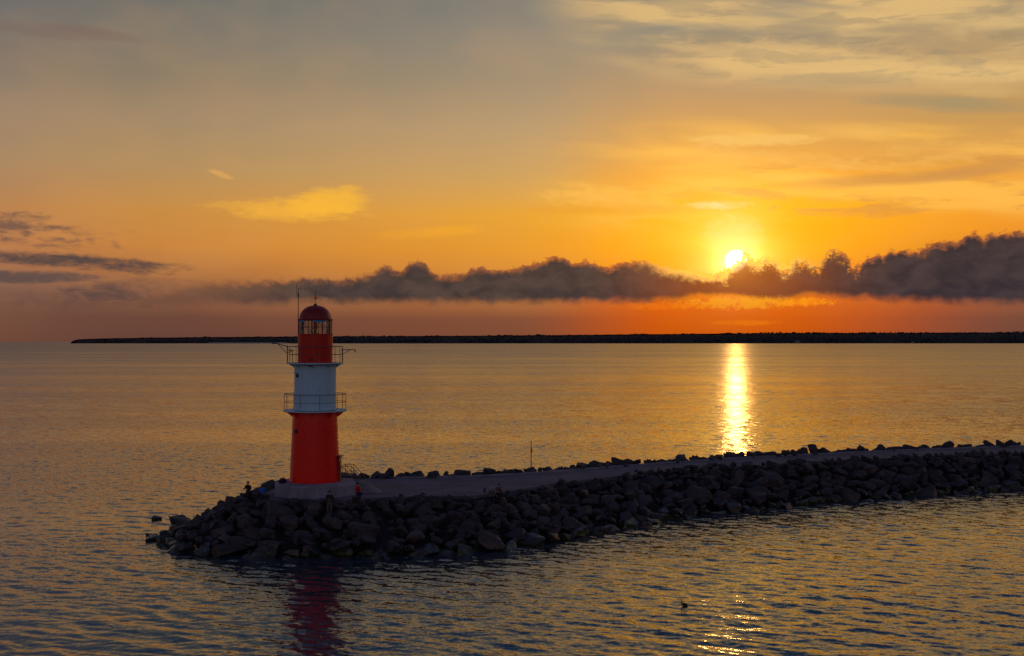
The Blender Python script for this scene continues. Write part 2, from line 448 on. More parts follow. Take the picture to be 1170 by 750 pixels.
def coast_mat(name, a, b_, sc):
    m, b = new_mat(name)
    p = geopos(); n = noise(p, sc, 4, 0.6)
    link(mixc(ss(n, 0.35, 0.65), a, b_), b.inputs['Base Color']); b.inputs['Roughness'].default_value = 0.95
    b.inputs['Specular IOR Level'].default_value = 0.1
    return m
M_COAST = coast_mat('coast_land', (0.016, 0.020, 0.026, 1), (0.020, 0.024, 0.028, 1), 0.004)
M_WOOD = coast_mat('coast_wood', (0.014, 0.018, 0.022, 1), (0.019, 0.023, 0.026, 1), 0.02)
M_SAND = coast_mat('beach_sand', (0.38, 0.36, 0.32, 1), (0.26, 0.25, 0.22, 1), 0.01)

# ------------------------------------------------------------------ SEA
def sea_material():
    m, b = new_mat('sea_water')
    p = geopos(); x, y, z = sep(p)
    gm = E.nt.nodes.new('ShaderNodeNewGeometry'); nx, ny, nz = sep(E(gm.outputs['Normal']))
    r = E.m('SQRT', x * x + y * y)
    ca, sa = math.cos(R(-20)), math.sin(R(-20))
    u = x * ca + y * sa            # along the crests
    v = y * ca - x * sa            # across the crests
    def slope(sc, an, seed, det=2.0):
        n = noise(xyz(u * sc * an, v * sc, seed), 1.0, det, 0.55, 0.0, True)
        a, b2, c = sep(n)
        return a - 0.5, b2 - 0.5
    f1 = slope(0.55, 0.42, 0.0, 3.0)      # metre-scale wind waves, taken over by the mesh close by
    f2 = slope(2.6, 0.5, 7.0, 2.0)        # ripples
    f3 = slope(9.0, 0.6, 3.0, 2.0)        # cat's-paws, always
    farw = ss(r, 90.0, 420.0)
    midw = ss(r, 45.0, 260.0, 0.55, 1.0)
    # slick and ruffled lanes
    lane = noise(xyz(x * 0.0016 + y * 0.0003, y * 0.012, 0.0), 1.0, 4.0, 0.6)
    lane2 = noise(xyz(x * 0.015, y * 0.05, 5.0), 1.0, 3.0, 0.55)
    ruff = ss(lane * 0.65 + lane2 * 0.35, 0.38, 0.60, 0.45, 1.35)
    farq = ss(r, 300.0, 1400.0, 1.1, 0.6) * ss(r, 60.0, 160.0, 1.0, 1.0)
    amp = ruff * farq
    su = (f1[0] * farw * SW[0] * 0.6 + f2[0] * midw * SW[1] * 0.6 + f3[0] * SW[2] * 0.8) * amp
    sv = (f1[1] * farw * SW[0] + f2[1] * midw * SW[1] + f3[1] * SW[2]) * amp
    gx = su * ca - sv * sa
    gy = su * sa + sv * ca
    nn = E.nt.nodes.new('ShaderNodeVectorMath'); nn.operation = 'NORMALIZE'
    link(xyz(nx + gx, ny + gy, nz), nn.inputs[0])
    E.nt.links.new(nn.outputs[0], b.inputs['Normal'])
    b.inputs['Base Color'].default_value = (0.022, 0.036, 0.052, 1)
    b.inputs['IOR'].default_value = 1.60
    b.inputs['Specular Tint'].default_value = (0.90, 0.94, 1.0, 1)
    link(fcurve(r, [(0, 0.08), (60, 0.08), (100, 0.09), (160, 0.11), (300, 0.15), (600, 0.21), (1100, 0.27), (3000, 0.31)]) * ss(ruff, 0.4, 1.35, 0.88, 1.1), b.inputs['Roughness'])
    return m

SW = (0.78, 0.52, 0.26)

def build_sea():
    # radial sheet round the viewer's bay: fine in front, coarse behind, one mesh to the horizon
    half = R(38)
    ths = np.concatenate([np.arange(-half, half, 0.0021)])
    back = np.linspace(half, 2 * math.pi - half, 60, endpoint=False)
    th = np.concatenate([ths, back]); nt_ = len(th)
    rs = [6.0]
    while rs[-1] < 42: rs.append(rs[-1] * 1.03)
    while rs[-1] < 420: rs.append(rs[-1] * 1.00175)
    while rs[-1] < 70000: rs.append(rs[-1] * 1.03)
    rs = np.array(rs); nr = len(rs)
    T, Rr = np.meshgrid(th, rs)
    X = (Rr * np.sin(T)).ravel(); Y = (Rr * np.cos(T)).ravel(); rr = Rr.ravel()
    # directional wave field
    n = 84
    lam = np.exp(rng.uniform(np.log(0.34), np.log(3.4), n))
    dirs = np.deg2rad(70 + rng.normal(0, 30, n))
    ph = rng.uniform(0, 2 * np.pi, n)
    wgt = np.where(lam > 2.4, 0.6, 1.0)
    sl_ = 0.098 * math.sqrt(2 / n) * wgt
    infield = (np.abs(((T.ravel() + np.pi) % (2 * np.pi)) - np.pi) < half - 0.002) & (rr > 38) & (rr < 430)
    idx = np.nonzero(infield)[0]
    x = X[idx]; y = Y[idx]; r_ = rr[idx]
    h = np.zeros(len(idx)); dx = np.zeros(len(idx)); dy = np.zeros(len(idx))
    spc = np.maximum(0.00175 * r_, 0.0021 * r_ * 0.6)
    edge = np.clip((r_ - 40) / 6, 0, 1) * np.clip((420 - r_) / 150, 0, 1)
    # patchiness of the wind
    g = 0.5 + 0.25 * np.sin(x * 0.043 + y * 0.061 + 1.0) + 0.25 * np.sin(-x * 0.031 + y * 0.117 + 2.2)
    gust = 0.75 + 0.45 * g
    for i in range(n):
        k = 2 * np.pi / lam[i]; a = sl_[i] / k
        kx, ky = math.cos(dirs[i]) * k, math.sin(dirs[i]) * k
        w = np.clip(lam[i] / (2.6 * spc) - 1.0, 0, 1)
        p = kx * x + ky * y + ph[i] + 0.35 * np.sin(0.21 * x + i) + 0.35 * np.sin(0.17 * y + 1.7 * i)
        A = a * w
        h += A * np.cos(p)
        q = A * np.sin(p) * 0.8
        dx -= q * kx / k; dy -= q * ky / k
    h *= edge * gust; dx *= edge * gust; dy *= edge * gust
    Z = np.zeros(len(X)); Z[idx] = h; X[idx] += dx; Y[idx] += dy
    # centre vertex closes the sheet
    co = np.stack([np.append(X, 0.0), np.append(Y, 0.0), np.append(Z, 0.0)], 1).astype(np.float32)
    i0 = np.arange(nr - 1)[:, None] * nt_; j = np.arange(nt_)[None, :]; j1 = (j + 1) % nt_
    q = np.stack([i0 + j, i0 + nt_ + j, i0 + nt_ + j1, i0 + j1], -1).reshape(-1, 4)
    tri = np.stack([np.full(nt_, len(X)), np.arange(nt_), (np.arange(nt_) + 1) % nt_], 1)
    me = bpy.data.meshes.new('sea')
    me.vertices.add(len(co)); me.vertices.foreach_set('co', co.ravel())
    nl = q.size + tri.size
    me.loops.add(nl); me.loops.foreach_set('vertex_index', np.concatenate([q.ravel(), tri.ravel()]).astype(np.int32))
    starts = np.concatenate([np.arange(len(q)) * 4, len(q) * 4 + np.arange(len(tri)) * 3]).astype(np.int32)
    me.polygons.add(len(starts)); me.polygons.foreach_set('loop_start', starts)
    me.update(calc_edges=True)
    me.polygons.foreach_set('use_smooth', np.ones(len(starts), dtype=bool))
    # make sure faces look up
    if me.polygons[len(q) // 2].normal.z < 0: me.flip_normals()
    me.update()
    o = link_mesh('sea', me, sea_material())
    tag(o, kind='structure')
build_sea()

# ------------------------------------------------------------------ bmesh helpers
def bm_box(bm, c, s, rot=None):
    g = bmesh.ops.create_cube(bm, size=1.0)
    M_ = Matrix.Translation(c) @ (rot.to_4x4() if rot else Matrix.Identity(4)) @ Matrix.Diagonal((s[0], s[1], s[2], 1))
    bmesh.ops.transform(bm, matrix=M_, verts=g['verts'])
def bm_tube(bm, a, b, r, seg=8, r2=None):
    a, b = Vector(a), Vector(b); d = b - a
    g = bmesh.ops.create_cone(bm, cap_ends=True, segments=seg, radius1=r, radius2=r if r2 is None else r2, depth=d.length)
    q = d.to_track_quat('Z', 'Y').to_matrix().to_4x4()
    bmesh.ops.transform(bm, matrix=Matrix.Translation((a + b) / 2) @ q, verts=g['verts'])
def bm_path(bm, pts, r, seg=6):
    for a, b in zip(pts[:-1], pts[1:]): bm_tube(bm, a, b, r, seg)
def bm_lathe(bm, prof, seg=48, a0=0.0, a1=2 * math.pi, close=True):
    full = abs(a1 - a0 - 2 * math.pi) < 1e-6
    n = seg if full else seg + 1
    rings = []
    for (r, z) in prof:
        if r < 1e-5: rings.append([bm.verts.new((0, 0, z))] * n)
        else: rings.append([bm.verts.new((r * math.cos(a0 + (a1 - a0) * i / seg), r * math.sin(a0 + (a1 - a0) * i / seg), z)) for i in range(n)])
    for ra, rb in zip(rings[:-1], rings[1:]):
        for i in range(seg):
            j = (i + 1) % n
            vs = []
            for v in (ra[i], ra[j], rb[j], rb[i]):
                if v not in vs: vs.append(v)
            if len(vs) > 2:
                try: bm.faces.new(vs)
                except ValueError: pass
def bm_ring(bm, r, z, tube, seg=48, a0=0, a1=2 * math.pi, c=(0, 0)):
    pts = [(c[0] + r * math.cos(a0 + (a1 - a0) * i / seg), c[1] + r * math.sin(a0 + (a1 - a0) * i / seg), z) for i in range(seg + 1)]
    bm_path(bm, pts, tube, 6)
def bm_done(name, bm, mat, parent=None, angle=40):
    bmesh.ops.recalc_face_normals(bm, faces=bm.faces)
    me = bpy.data.meshes.new(name); bm.to_mesh(me); bm.free()
    if angle: smooth(me, angle)
    return link_mesh(name, me, mat, parent)

# ------------------------------------------------------------------ MOLE
# stations: W near waterline, N near deck edge, F far deck edge, G far waterline (x, y in metres)
Wl = [(-26.5, 86.3), (-25.6, 83.4), (-24.0, 81.1), (-21.8, 79.4), (-17, 78.4), (-12.2, 78.1), (-9.2, 78.5), (-5.0, 79.4), (-1.9, 81.0), (3.0, 84.0), (7.6, 89.2), (13.6, 95.4), (18, 98.5), (23, 100.6), (28, 104.2), (34.2, 107), (43, 111), (52, 114.6), (64, 119.5), (84, 127), (110, 138)]
Nl = [(-19.2, 90.2), (-19.3, 88.2), (-18.9, 86.3), (-17.8, 85.0), (-15.3, 84.6), (-12.4, 84.9), (-10.5, 86.3), (-6.4, 87.0), (-2.8, 87.4), (0.4, 90.6), (4.0, 95.3), (9.0, 99.8), (12.6, 102.6), (17.0, 105.3), (22, 108.2), (29, 111.6), (38, 115.6), (48, 119.2), (61, 123.4), (81, 130.4), (107, 140.6)]
Fl = [(-19.0, 92), (-18.4, 93.6), (-17.0, 95.4), (-15.4, 96.8), (-13.6, 97.9), (-12.6, 98.3), (-10.2, 98.7), (-7.2, 99.0), (-3.4, 99.7), (0.2, 101.3), (3.4, 103.2), (7.2, 105.8), (11.5, 108.6), (16.8, 111.8), (22.4, 115.2), (30, 118.6), (39.2, 122.4), (49, 125.8), (60, 129.4), (79, 136.4), (105, 146.6)]
Gl = [(-26.2, 88.6), (-25.6, 92), (-24.4, 96.4), (-21.6, 100.2), (-17.6, 103.2), (-14.4, 104.6), (-11.2, 105.4), (-8, 106), (-4.8, 106.8), (-2.2, 108.2), (0.4, 110), (3.6, 112.4), (7.8, 115.2), (13, 118.4), (19, 121.6), (27, 125.2), (36.6, 129), (46.6, 132.4), (58, 136), (77, 143), (103, 153)]
DECK = 3.0

def arc(poly):
    s = [0.0]
    for a, b in zip(poly[:-1], poly[1:]): s.append(s[-1] + math.dist(a, b))
    return s
def interp(poly, t):
    """t in station units"""
    i = min(int(t), len(poly) - 2); f = t - i
    a, b = poly[i], poly[i + 1]
    return Vector((a[0] + (b[0] - a[0]) * f, a[1] + (b[1] - a[1]) * f))

def build_mound():
    bm = bmesh.new()
    n = len(Wl); rows = []
    for i in range(n):
        W, N_, F, G = map(Vector, (Wl[i], Nl[i], Fl[i], Gl[i]))
        pr = [(W + (W - N_) * 0.35, -2.2), (W, -0.75), (W.lerp(N_, 0.5), 0.75), (N_ + (W - N_) * 0.06, DECK - 0.75), (N_, DECK - 0.25),
              (F, DECK - 0.25), (F + (G - F) * 0.08, DECK - 0.75), (F.lerp(G, 0.5), 0.75), (G, -0.75), (G + (G - F) * 0.35, -2.2)]
        rows.append([bm.verts.new((p.x, p.y, z)) for p, z in pr])
    for a, b in zip(rows[:-1], rows[1:]):
        for k in range(len(a) - 1): bm.faces.new((a[k], a[k + 1], b[k + 1], b[k]))
    bm.faces.new(rows[0]); bm.faces.new(rows[-1])
    m, b = new_mat('mound_rubble')
    p = geopos(); nn = noise(p, 2.0, 5, 0.6)
    link(mixc(nn, (0.02, 0.02, 0.02, 1), (0.05, 0.048, 0.046, 1)), b.inputs['Base Color']); b.inputs['Roughness'].default_value = 0.95
    link(bump(nn, 1.0, 0.3), b.inputs['Normal'])
    o = bm_done('breakwater_mound', bm, m, angle=None); tag(o, kind='structure')
    # paved walkway: slab with a real edge
    bm = bmesh.new(); t_, u_ = [], []
    m_ = 0
    for i in range(n):
        N_, F = Vector(Nl[i]), Vector(Fl[i])
        for q, lst in ((N_, t_), (F, u_)):
            lst.append((bm.verts.new((q.x, q.y, DECK)), bm.verts.new((q.x, q.y, DECK - 0.35))))
    for i in range(n - 1):
        bm.faces.new((t_[i][0], u_[i][0], u_[i + 1][0], t_[i + 1][0]))
        bm.faces.new((t_[i][0], t_[i + 1][0], t_[i + 1][1], t_[i][1]))
        bm.faces.new((u_[i][0], u_[i][1], u_[i + 1][1], u_[i + 1][0]))
    bm.faces.new((t_[0][0], t_[0][1], u_[0][1], u_[0][0]))
    o = bm_done('walkway', bm, M_DECK, angle=None); tag(o, kind='structure')
    # kerb along the far edge of the walkway
    bm = bmesh.new()
    for i in range(6, n - 1):
        a, b2 = Vector(Fl[i]), Vector(Fl[i + 1]); d = b2 - a
        ang = math.atan2(d.y, d.x)
        nrm = Vector((d.y, -d.x)).normalized() * 0.2
        c = (a + b2) / 2 + nrm
        bm_box(bm, (c.x, c.y, DECK + 0.06), (d.length, 0.3, 0.13), Matrix.Rotation(ang, 3, 'Z'))
    o = bm_done('walkway_kerb', bm, M_CONC, angle=None); tag(o, kind='structure')
build_mound()

# ------------------------------------------------------------------ BOULDERS
def rock_mesh(seed):
    """a quarried block: a box cut by random planes, arrises knocked off, faces roughened"""
    rnd = random.Random(seed)
    bm = bmesh.new(); bmesh.ops.create_cube(bm, size=2.0)
    for k in range(rnd.randint(9, 14)):
        d = Vector((rnd.gauss(0, 1), rnd.gauss(0, 1), rnd.gauss(0, 1))).normalized()
        h = rnd.uniform(0.62, 0.98)
        bmesh.ops.bisect_plane(bm, geom=bm.verts[:] + bm.edges[:] + bm.faces[:], plane_co=d * h, plane_no=d, clear_outer=True)
        ed = [e for e in bm.edges if e.is_boundary]
        if ed: bmesh.ops.holes_fill(bm, edges=ed)
    bmesh.ops.remove_doubles(bm, verts=bm.verts, dist=0.06)
    bmesh.ops.dissolve_limit(bm, angle_limit=R(4), verts=bm.verts, edges=bm.edges)
    bmesh.ops.bevel(bm, geom=bm.edges[:], offset=rnd.uniform(0.07, 0.15), segments=2, profile=0.6, affect='EDGES')
    bmesh.ops.triangulate(bm, faces=bm.faces)
    for _ in range(2):
        ed = [e for e in bm.edges if e.calc_length() > 0.38]
        if ed:
            bmesh.ops.subdivide_edges(bm, edges=ed, cuts=1); bmesh.ops.triangulate(bm, faces=bm.faces)
    bmesh.ops.remove_doubles(bm, verts=bm.verts, dist=0.012)
    off = Vector((rnd.uniform(0, 50), rnd.uniform(0, 50), rnd.uniform(0, 50)))
    for v in bm.verts:
        v.co += v.co.normalized() * (mnoise.fractal(v.co * 1.5 + off, 0.8, 2.1, 4) * 0.11)
    m = max(v.co.length for v in bm.verts) / 1.12
    for v in bm.verts: v.co /= m
    bmesh.ops.recalc_face_normals(bm, faces=bm.faces)
    me = bpy.data.meshes.new('boulder'); bm.to_mesh(me); bm.free()
    smooth(me, 24)
    me.materials.append(M_ROCK)
    return me
ROCKS = [rock_mesh(100 + i) for i in range(26)]

def scr(p):
    return (585 + FPX * p[0] / p[1], HOR + FPX * (CAM_H - p[2]) / p[1])

rocks = []   # (loc, rot matrix, scale vec, variant)
def slope_rocks():
    n = len(Wl)
    def run(outer, inner, rows, sp, near):
        for (t, zc, size) in rows:
            # walk along the lerped line at fraction t (0 = deck edge, 1 = waterline)
            line = [Vector(inner[i]).lerp(Vector(outer[i]), t) for i in range(n)]
            s = arc(line); L_ = s[-1]
            pos = random.uniform(0, sp)
            while pos < L_:
                sz = 0.94 * size * random.choice((0.5, 0.68, 0.8, 0.95, 1.0, 1.15, 1.3, 1.55)) * random.uniform(0.88, 1.12)
                i = max(k for k in range(n - 1) if s[k] <= pos)
                f = (pos - s[i]) / max(1e-6, s[i + 1] - s[i]); p = line[i].lerp(line[i + 1], min(f, 1))
                tan = (line[i + 1] - line[i]).normalized(); nor = (Vector(outer[i]) - Vector(inner[i])).normalized()
                step = sz * 1.32
                jit = random.gauss(0, 0.22)
                p = p + nor * jit
                if p.x < 116:
                    yaw = math.atan2(tan.y, tan.x) + random.gauss(0, 0.75)
                    rot = Matrix.Rotation(yaw, 3, 'Z') @ Matrix.Rotation(random.gauss(0, 0.42), 3, 'X') @ Matrix.Rotation(random.gauss(0, 0.36), 3, 'Y')
                    sc = Vector((sz * random.uniform(0.78, 1.05), sz * random.uniform(0.62, 0.85), sz * random.uniform(0.38, 0.62)))
                    z = zc + random.gauss(0, 0.13) + (0.34 * min(1, max(0, (p.x - 4) / 8)) if near and t < 0.1 else 0)
                    rocks.append((Vector((p.x, p.y, z)), rot, sc, random.randrange(len(ROCKS)), near))
                pos += step
    rows_near = [(1.05, -0.28, 1.05), (0.93, 0.12, 1.12), (0.78, 0.62, 1.12), (0.62, 1.12, 1.10), (0.46, 1.62, 1.08), (0.30, 2.08, 1.02), (0.15, 2.42, 0.92), (0.045, 2.68, 0.62)]
    run(Wl, Nl, rows_near, 1.5, True)
    rows_far = [(1.0, 0.0, 1.3), (0.72, 0.9, 1.25), (0.44, 1.8, 1.2), (0.20, 2.55, 1.05), (0.09, 3.04, 0.82), (0.02, 3.08, 0.62)]
    run(Gl, Fl, rows_far, 1.6, False)
slope_rocks()
# the left end of the head, between near and far lines
for (a, b) in ((Wl[0], Gl[0]),):
    for k in range(26):
        t = random.random(); f = random.random()
        base = Vector((-26.3, 87.4)).lerp(Vector((-19.6, 90.0)), f)
        sz = random.uniform(0.8, 1.35)
        rocks.append((Vector((base.x, base.y + random.uniform(-2.6, 3.0), -0.15 + 2.75 * f + random.gauss(0, 0.1))), Matrix.Rotation(random.uniform(0, 6.28), 3, 'Z') @ Matrix.Rotation(random.gauss(0, .3), 3, 'X'),
                      Vector((sz, sz * 0.75, sz * 0.6)), random.randrange(len(ROCKS)), True))
for k in range(420):
    i = random.uniform(0, len(Wl) - 1.001); t = random.uniform(0.02, 1.02)
    p = interp(Nl, i).lerp(interp(Wl, i), t); sz = random.uniform(0.28, 0.58)
    if p.x > 66: continue
    rocks.append((Vector((p.x, p.y, 2.95 * (1 - t) + 0.12 + random.uniform(-0.1, 0.45))), Matrix.Rotation(random.uniform(0, 6.28), 3, 'Z') @ Matrix.Rotation(random.gauss(0, .6), 3, 'X'),
                  Vector((sz, sz * 0.75, sz * 0.6)), random.randrange(len(ROCKS)), True))
# keep clear of the plinth
PL = Vector((-15.3, 88.5))
rocks = [r for r in rocks if (r[0].xy - PL).length > 3.3 + r[2].x * 0.55]

def rock_mw(r): return Matrix.Translation(r[0]) @ r[1].to_4x4() @ Matrix.Diagonal((*r[2], 1))

def make_rocks():
    vis, rest = [], []
    for r in rocks:
        px, py = scr(r[0])
        inframe = -20 < px < 1190
        if not inframe or (not r[4] and r[0].z < 2.9) or r[0].z < -0.35: rest.append(r); continue
        size = r[2].x * r[2].z / r[0].y ** 2 * (0.6 if not r[4] else 1.0) * (0.55 if r[0].z < 0 else 1)
        vis.append((size, r))
    vis.sort(key=lambda q: -q[0])
    ind = [q[1] for q in vis[:297]]; rest += [q[1] for q in vis[297:]]
    for r in ind:
        o = bpy.data.objects.new('boulder', ROCKS[r[3]]); C.objects.link(o)
        o.matrix_world = rock_mw(r)
        x, y, z = r[0]
        if not r[4]:
            if x < -1: lab, g = 'dark boulder in the low row behind the wide end of the walkway', 'boulders behind the wide walkway end'
            elif x < 22: lab, g = 'dark boulder along the far edge of the walkway, between thin pole and glitter path', 'boulders along the far walkway edge mid mole'
            else: lab, g = 'dark boulder on the skyline crest of the mole at the right side', 'boulders on the right skyline crest'
        elif x < -18.6 and z > 0.9: lab, g = 'dark boulder heaped left of the concrete plinth at the mole head', 'boulders left of the plinth'
        elif x < -18.6: lab, g = 'wet dark boulder at the waterline of the left tip of the mole', 'waterline boulders at the left tip'
        elif z < 0.45 and x < 3: lab, g = 'wet algae-stained boulder at the waterline in front of the mole head', 'waterline boulders of the mole head'
        elif z < 0.45: lab, g = 'wet algae-stained boulder at the waterline along the right arm of the mole', 'waterline boulders of the right arm'
        elif x < -11: lab, g = 'dark boulder on the slope directly in front of the lighthouse plinth', 'boulders in front of the plinth'
        elif x < 1.5: lab, g = 'dark boulder on the slope below the wide walkway right of the lighthouse', 'boulders below the wide walkway'
        elif x < 22: lab, g = 'brownish angular boulder on the near slope below the narrow walkway, mid mole', 'boulders on the mid mole slope'
        else: lab, g = 'bluish grey angular boulder on the near slope of the mole at the right side', 'boulders on the right mole slope'
        tag(o, lab, 'boulder', g)
    # the rest of the heap
    vs, fs, off = [], [], 0
    cache = {}
    for i, me in enumerate(ROCKS):
        co = np.empty(len(me.vertices) * 3); me.vertices.foreach_get('co', co)
        fa = np.array([list(p.vertices) for p in me.polygons])
        cache[i] = (co.reshape(-1, 3), fa)
    for r in rest:
        co, fa = cache[r[3]]; Mw = np.array(rock_mw(r))
        vs.append(co @ Mw[:3, :3].T + Mw[:3, 3]); fs.append(fa + off); off += len(co)
    me = bpy.data.meshes.new('rubble'); me.from_pydata(np.concatenate(vs).tolist(), [], np.concatenate(fs).tolist())
    smooth(me, 28)
    o = link_mesh('boulder_rubble', me, M_ROCK)
    tag(o, 'dark boulders filling the rest of the breakwater between and behind the larger ones', 'boulders', kind='stuff')
make_rocks()
def lone_rock(loc, sc, v, rz, lab):
    o = bpy.data.objects.new('boulder', ROCKS[v]); C.objects.link(o)
    o.location = loc; o.scale = sc; o.rotation_euler = (0.2, 0.1, rz); tag(o, lab, 'boulder')
lone_rock((-29.6, 94.8, -0.02), (0.62, 0.45, 0.38), 3, 0.4, 'small low boulder alone in the open water behind the left tip of the mole')
lone_rock((-27.3, 86.3, 0.0), (0.75, 0.6, 0.42), 7, 1.1, 'low wet boulder at the very left end of the mole, just off the tip')
lone_rock((-26.0, 89.0, 0.35), (1.15, 0.9, 0.85), 9, 2.1, 'round-topped boulder standing above the left tip of the mole')

# ------------------------------------------------------------------ LIGHTHOUSE
def build_lighthouse():
    AX, AY = -15.3, 88.5
    pl = empty('plinth', (AX, AY, DECK - 0.9)); tag(pl, 'octagonal weathered concrete plinth under the red and white lighthouse', 'plinth')
    bm = bmesh.new()
    prof = [(3.30, -0.4), (3.30, 1.74), (3.22, 1.84), (2.2, 1.90), (0.0, 1.90)]
    rings = []
    for r, z in prof:
        rings.append([bm.verts.new((r * math.cos(R(22.5 + 45 * i + 12)), r * math.sin(R(22.5 + 45 * i + 12)), z)) for i in range(8)] if r > 0 else [bm.verts.new((0, 0, z))] * 8)
    for a, b in zip(rings[:-1], rings[1:]):
        for i in range(8):
            j = (i + 1) % 8; vs = []
            for v in (a[i], a[j], b[j], b[i]):
                if v not in vs: vs.append(v)
            bm.faces.new(vs)
    bm_done('base', bm, M_CONC, pl, angle=30)
    # steps down from the plinth to the walkway, on its right
    bm = bmesh.new()
    for k in range(6):
        bm_box(bm, (3.55 + k * 0.27, 0.9, 0.9 + (1.84 - 0.9) * (1 - (k + 0.5) / 6) / 2), (0.27, 1.3, (1.84 - 0.9) * (1 - (k + 0.5) / 6)))
    bm_done('steps', bm, M_CONC, pl, angle=None)
    for y0 in (0.22, 1.6):
        bm = bmesh.new()
        P = [(1.95, y0, 3.0), (2.78, y0, 3.0), (3.75, y0, 1.9)]
        for q in range(2): bm_tube(bm, P[q], P[q + 1], 0.028, 8)
        for a, b in (((2.12, y0, 1.9), (2.12, y0, 3.0)), ((2.78, y0, 1.9), (2.78, y0, 3.0)), ((3.72, y0, 1.0), (3.75, y0, 1.92)), ((2.12, y0, 2.45), (2.78, y0, 2.45)), ((2.78, y0, 2.45), (3.6, y0, 1.50)), ((2.12, y0, 2.96), (3.05, y0, 1.92))):
            bm_tube(bm, a, b, 0.022, 8)
        bm_done('handrail', bm, M_STEEL, pl, angle=None)

    t = empty('lighthouse', (AX, AY, 0)); tag(t, 'red and white round lighthouse with two railed galleries and a domed lantern', 'lighthouse')
    z0 = 4.0
    bm = bmesh.new()
    bm_lathe(bm, [(1.98, z0 + 0.004), (1.98, z0 + 0.10), (1.93, z0 + 0.12), (1.905, 4.9), (1.86, 5.9), (1.815, 6.9), (1.77, 7.9), (1.735, 8.7), (1.70, 9.34)], 96)
    o = bm_done('lower_tower', bm, M_RED, t)
    bm = bmesh.new()
    for zz, rr in ((5.9, 1.864), (7.9, 1.774)): bm_ring(bm, rr, zz, 0.012, 72)
    for a in (-100, -60, -20, 20, 60, 100, 140, 180, 220):
        bm_tube(bm, (1.935 * math.cos(R(a)), 1.935 * math.sin(R(a)), z0 + 0.15), (1.705 * math.cos(R(a)), 1.705 * math.sin(R(a)), 9.3), 0.008, 5)
    bm_done('weld_seam', bm, M_RED, o)
    bm = bmesh.new(); bm_lathe(bm, [(1.605, 9.50), (1.60, 11.2), (1.595, 13.0)], 96)
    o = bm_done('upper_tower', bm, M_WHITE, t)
    bm = bmesh.new(); bm_ring(bm, 1.602, 10.9, 0.01, 72); bm_ring(bm, 1.60, 12.35, 0.01, 72); bm_done('weld_seam', bm, M_WHITE, o)
    # galleries
    def gallery(z, r, rin, mat, bmat, rail_z, rr, nposts, gap, bz):
        bm = bmesh.new()
        bm_lathe(bm, [(rin, z - 0.05), (r, z - 0.05), (r, z + 0.045), (r - 0.04, z + 0.045), (r - 0.04, z), (rin, z)], 96)
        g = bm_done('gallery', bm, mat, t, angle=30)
        for i in range(8):
            bm = bmesh.new(); a = R(2 + 45 * i); rot = Matrix.Rotation(a, 3, 'Z')
            def pt(rad, zz, w): return rot @ Vector((rad, w, zz))
            vs = [bm.verts.new(pt(*q)) for q in ((rin, z - 0.055, -.02), (r - 0.12, z - 0.055, -.02), (rin + 0.02, bz, -.02), (rin, z - 0.055, .02), (r - 0.12, z - 0.055, .02), (rin + 0.02, bz, .02))]
            bm.faces.new(vs[:3]); bm.faces.new(vs[3:][::-1])
            for p, q in ((0, 1), (1, 2), (2, 0)): bm.faces.new((vs[p], vs[q], vs[q + 3], vs[p + 3]))
            bm_done('bracket', bm, bmat, g, angle=None)
        bm = bmesh.new()
        for zz, tb in ((rail_z, 0.026), ((rail_z + z) / 2 + 0.02, 0.016)):
            bm_ring(bm, rr, zz, tb, 60)
        for i in range(nposts):
            a = R(gap + 360 / nposts * i)
            bm_tube(bm, (rr * math.cos(a), rr * math.sin(a), z), (rr * math.cos(a), rr * math.sin(a), rail_z), 0.022, 6)
        bm_done('railing', bm, M_STEEL, g, angle=None)
    gallery(9.46, 2.44, 1.60, M_WHITE, M_RED, 10.74, 2.38, 10, 0, 8.85)
    gallery(13.12, 2.20, 1.34, M_WHITE, M_WHITE, 14.42, 2.14, 10, 0, 12.62)
    bm = bmesh.new(); bm_lathe(bm, [(1.70, 9.34), (2.30, 9.36), (2.42, 9.385), (2.42, 9.405), (1.62, 9.405)], 64)
    bm_done('gallery_underside', bm, M_RED, t, angle=30)
    # lantern house
    bm = bmesh.new(); bm_lathe(bm, [(1.34, 13.12), (1.34, 15.30), (1.38, 15.31), (1.38, 15.40), (1.30, 15.40), (1.05, 15.38)], 72)
    o = bm_done('lantern_wall', bm, M_LRED, t, angle=35)
    bm = bmesh.new()
    for a in (-97, -150, -40): bm_tube(bm, (1.345 * math.cos(R(a)), 1.345 * math.sin(R(a)), 13.2), (1.345 * math.cos(R(a)), 1.345 * math.sin(R(a)), 15.28), 0.012, 6)
    bm_done('weld_seam', bm, M_LRED, o)
    n = 8
    bm = bmesh.new(); bm_lathe(bm, [(1.24, 15.40), (1.24, 16.44)], 72); bm_done('glazing', bm, M_GLASS, t)
    for i in range(10):
        a = R(-92 + 36 * i); bm = bmesh.new()
        bm_box(bm, (1.275 * math.cos(a), 1.275 * math.sin(a), 15.92), (0.05, 0.09 if math.sin(a) < 0.2 else 0.045, 1.04), Matrix.Rotation(a, 3, 'Z'))
        bm_done('mullion', bm, M_DRED if i % 3 else M_DARK, t, angle=None)
    bm = bmesh.new()
    for i in range(5):
        a, b = R(-92 + 72 * i), R(-92 + 72 * i + 36)
        bm_tube(bm, (1.16 * math.cos(a), 1.16 * math.sin(a), 15.42), (1.16 * math.cos(b), 1.16 * math.sin(b), 16.42), 0.018, 6)
        bm_tube(bm, (1.16 * math.cos(b), 1.16 * math.sin(b), 16.42), (1.16 * math.cos(b + R(36)), 1.16 * math.sin(b + R(36)), 15.42), 0.018, 6)
    bm_ring(bm, 1.30, 15.93, 0.012, 60)
    bm_done('glazing_brace', bm, M_DARK, t, angle=None)
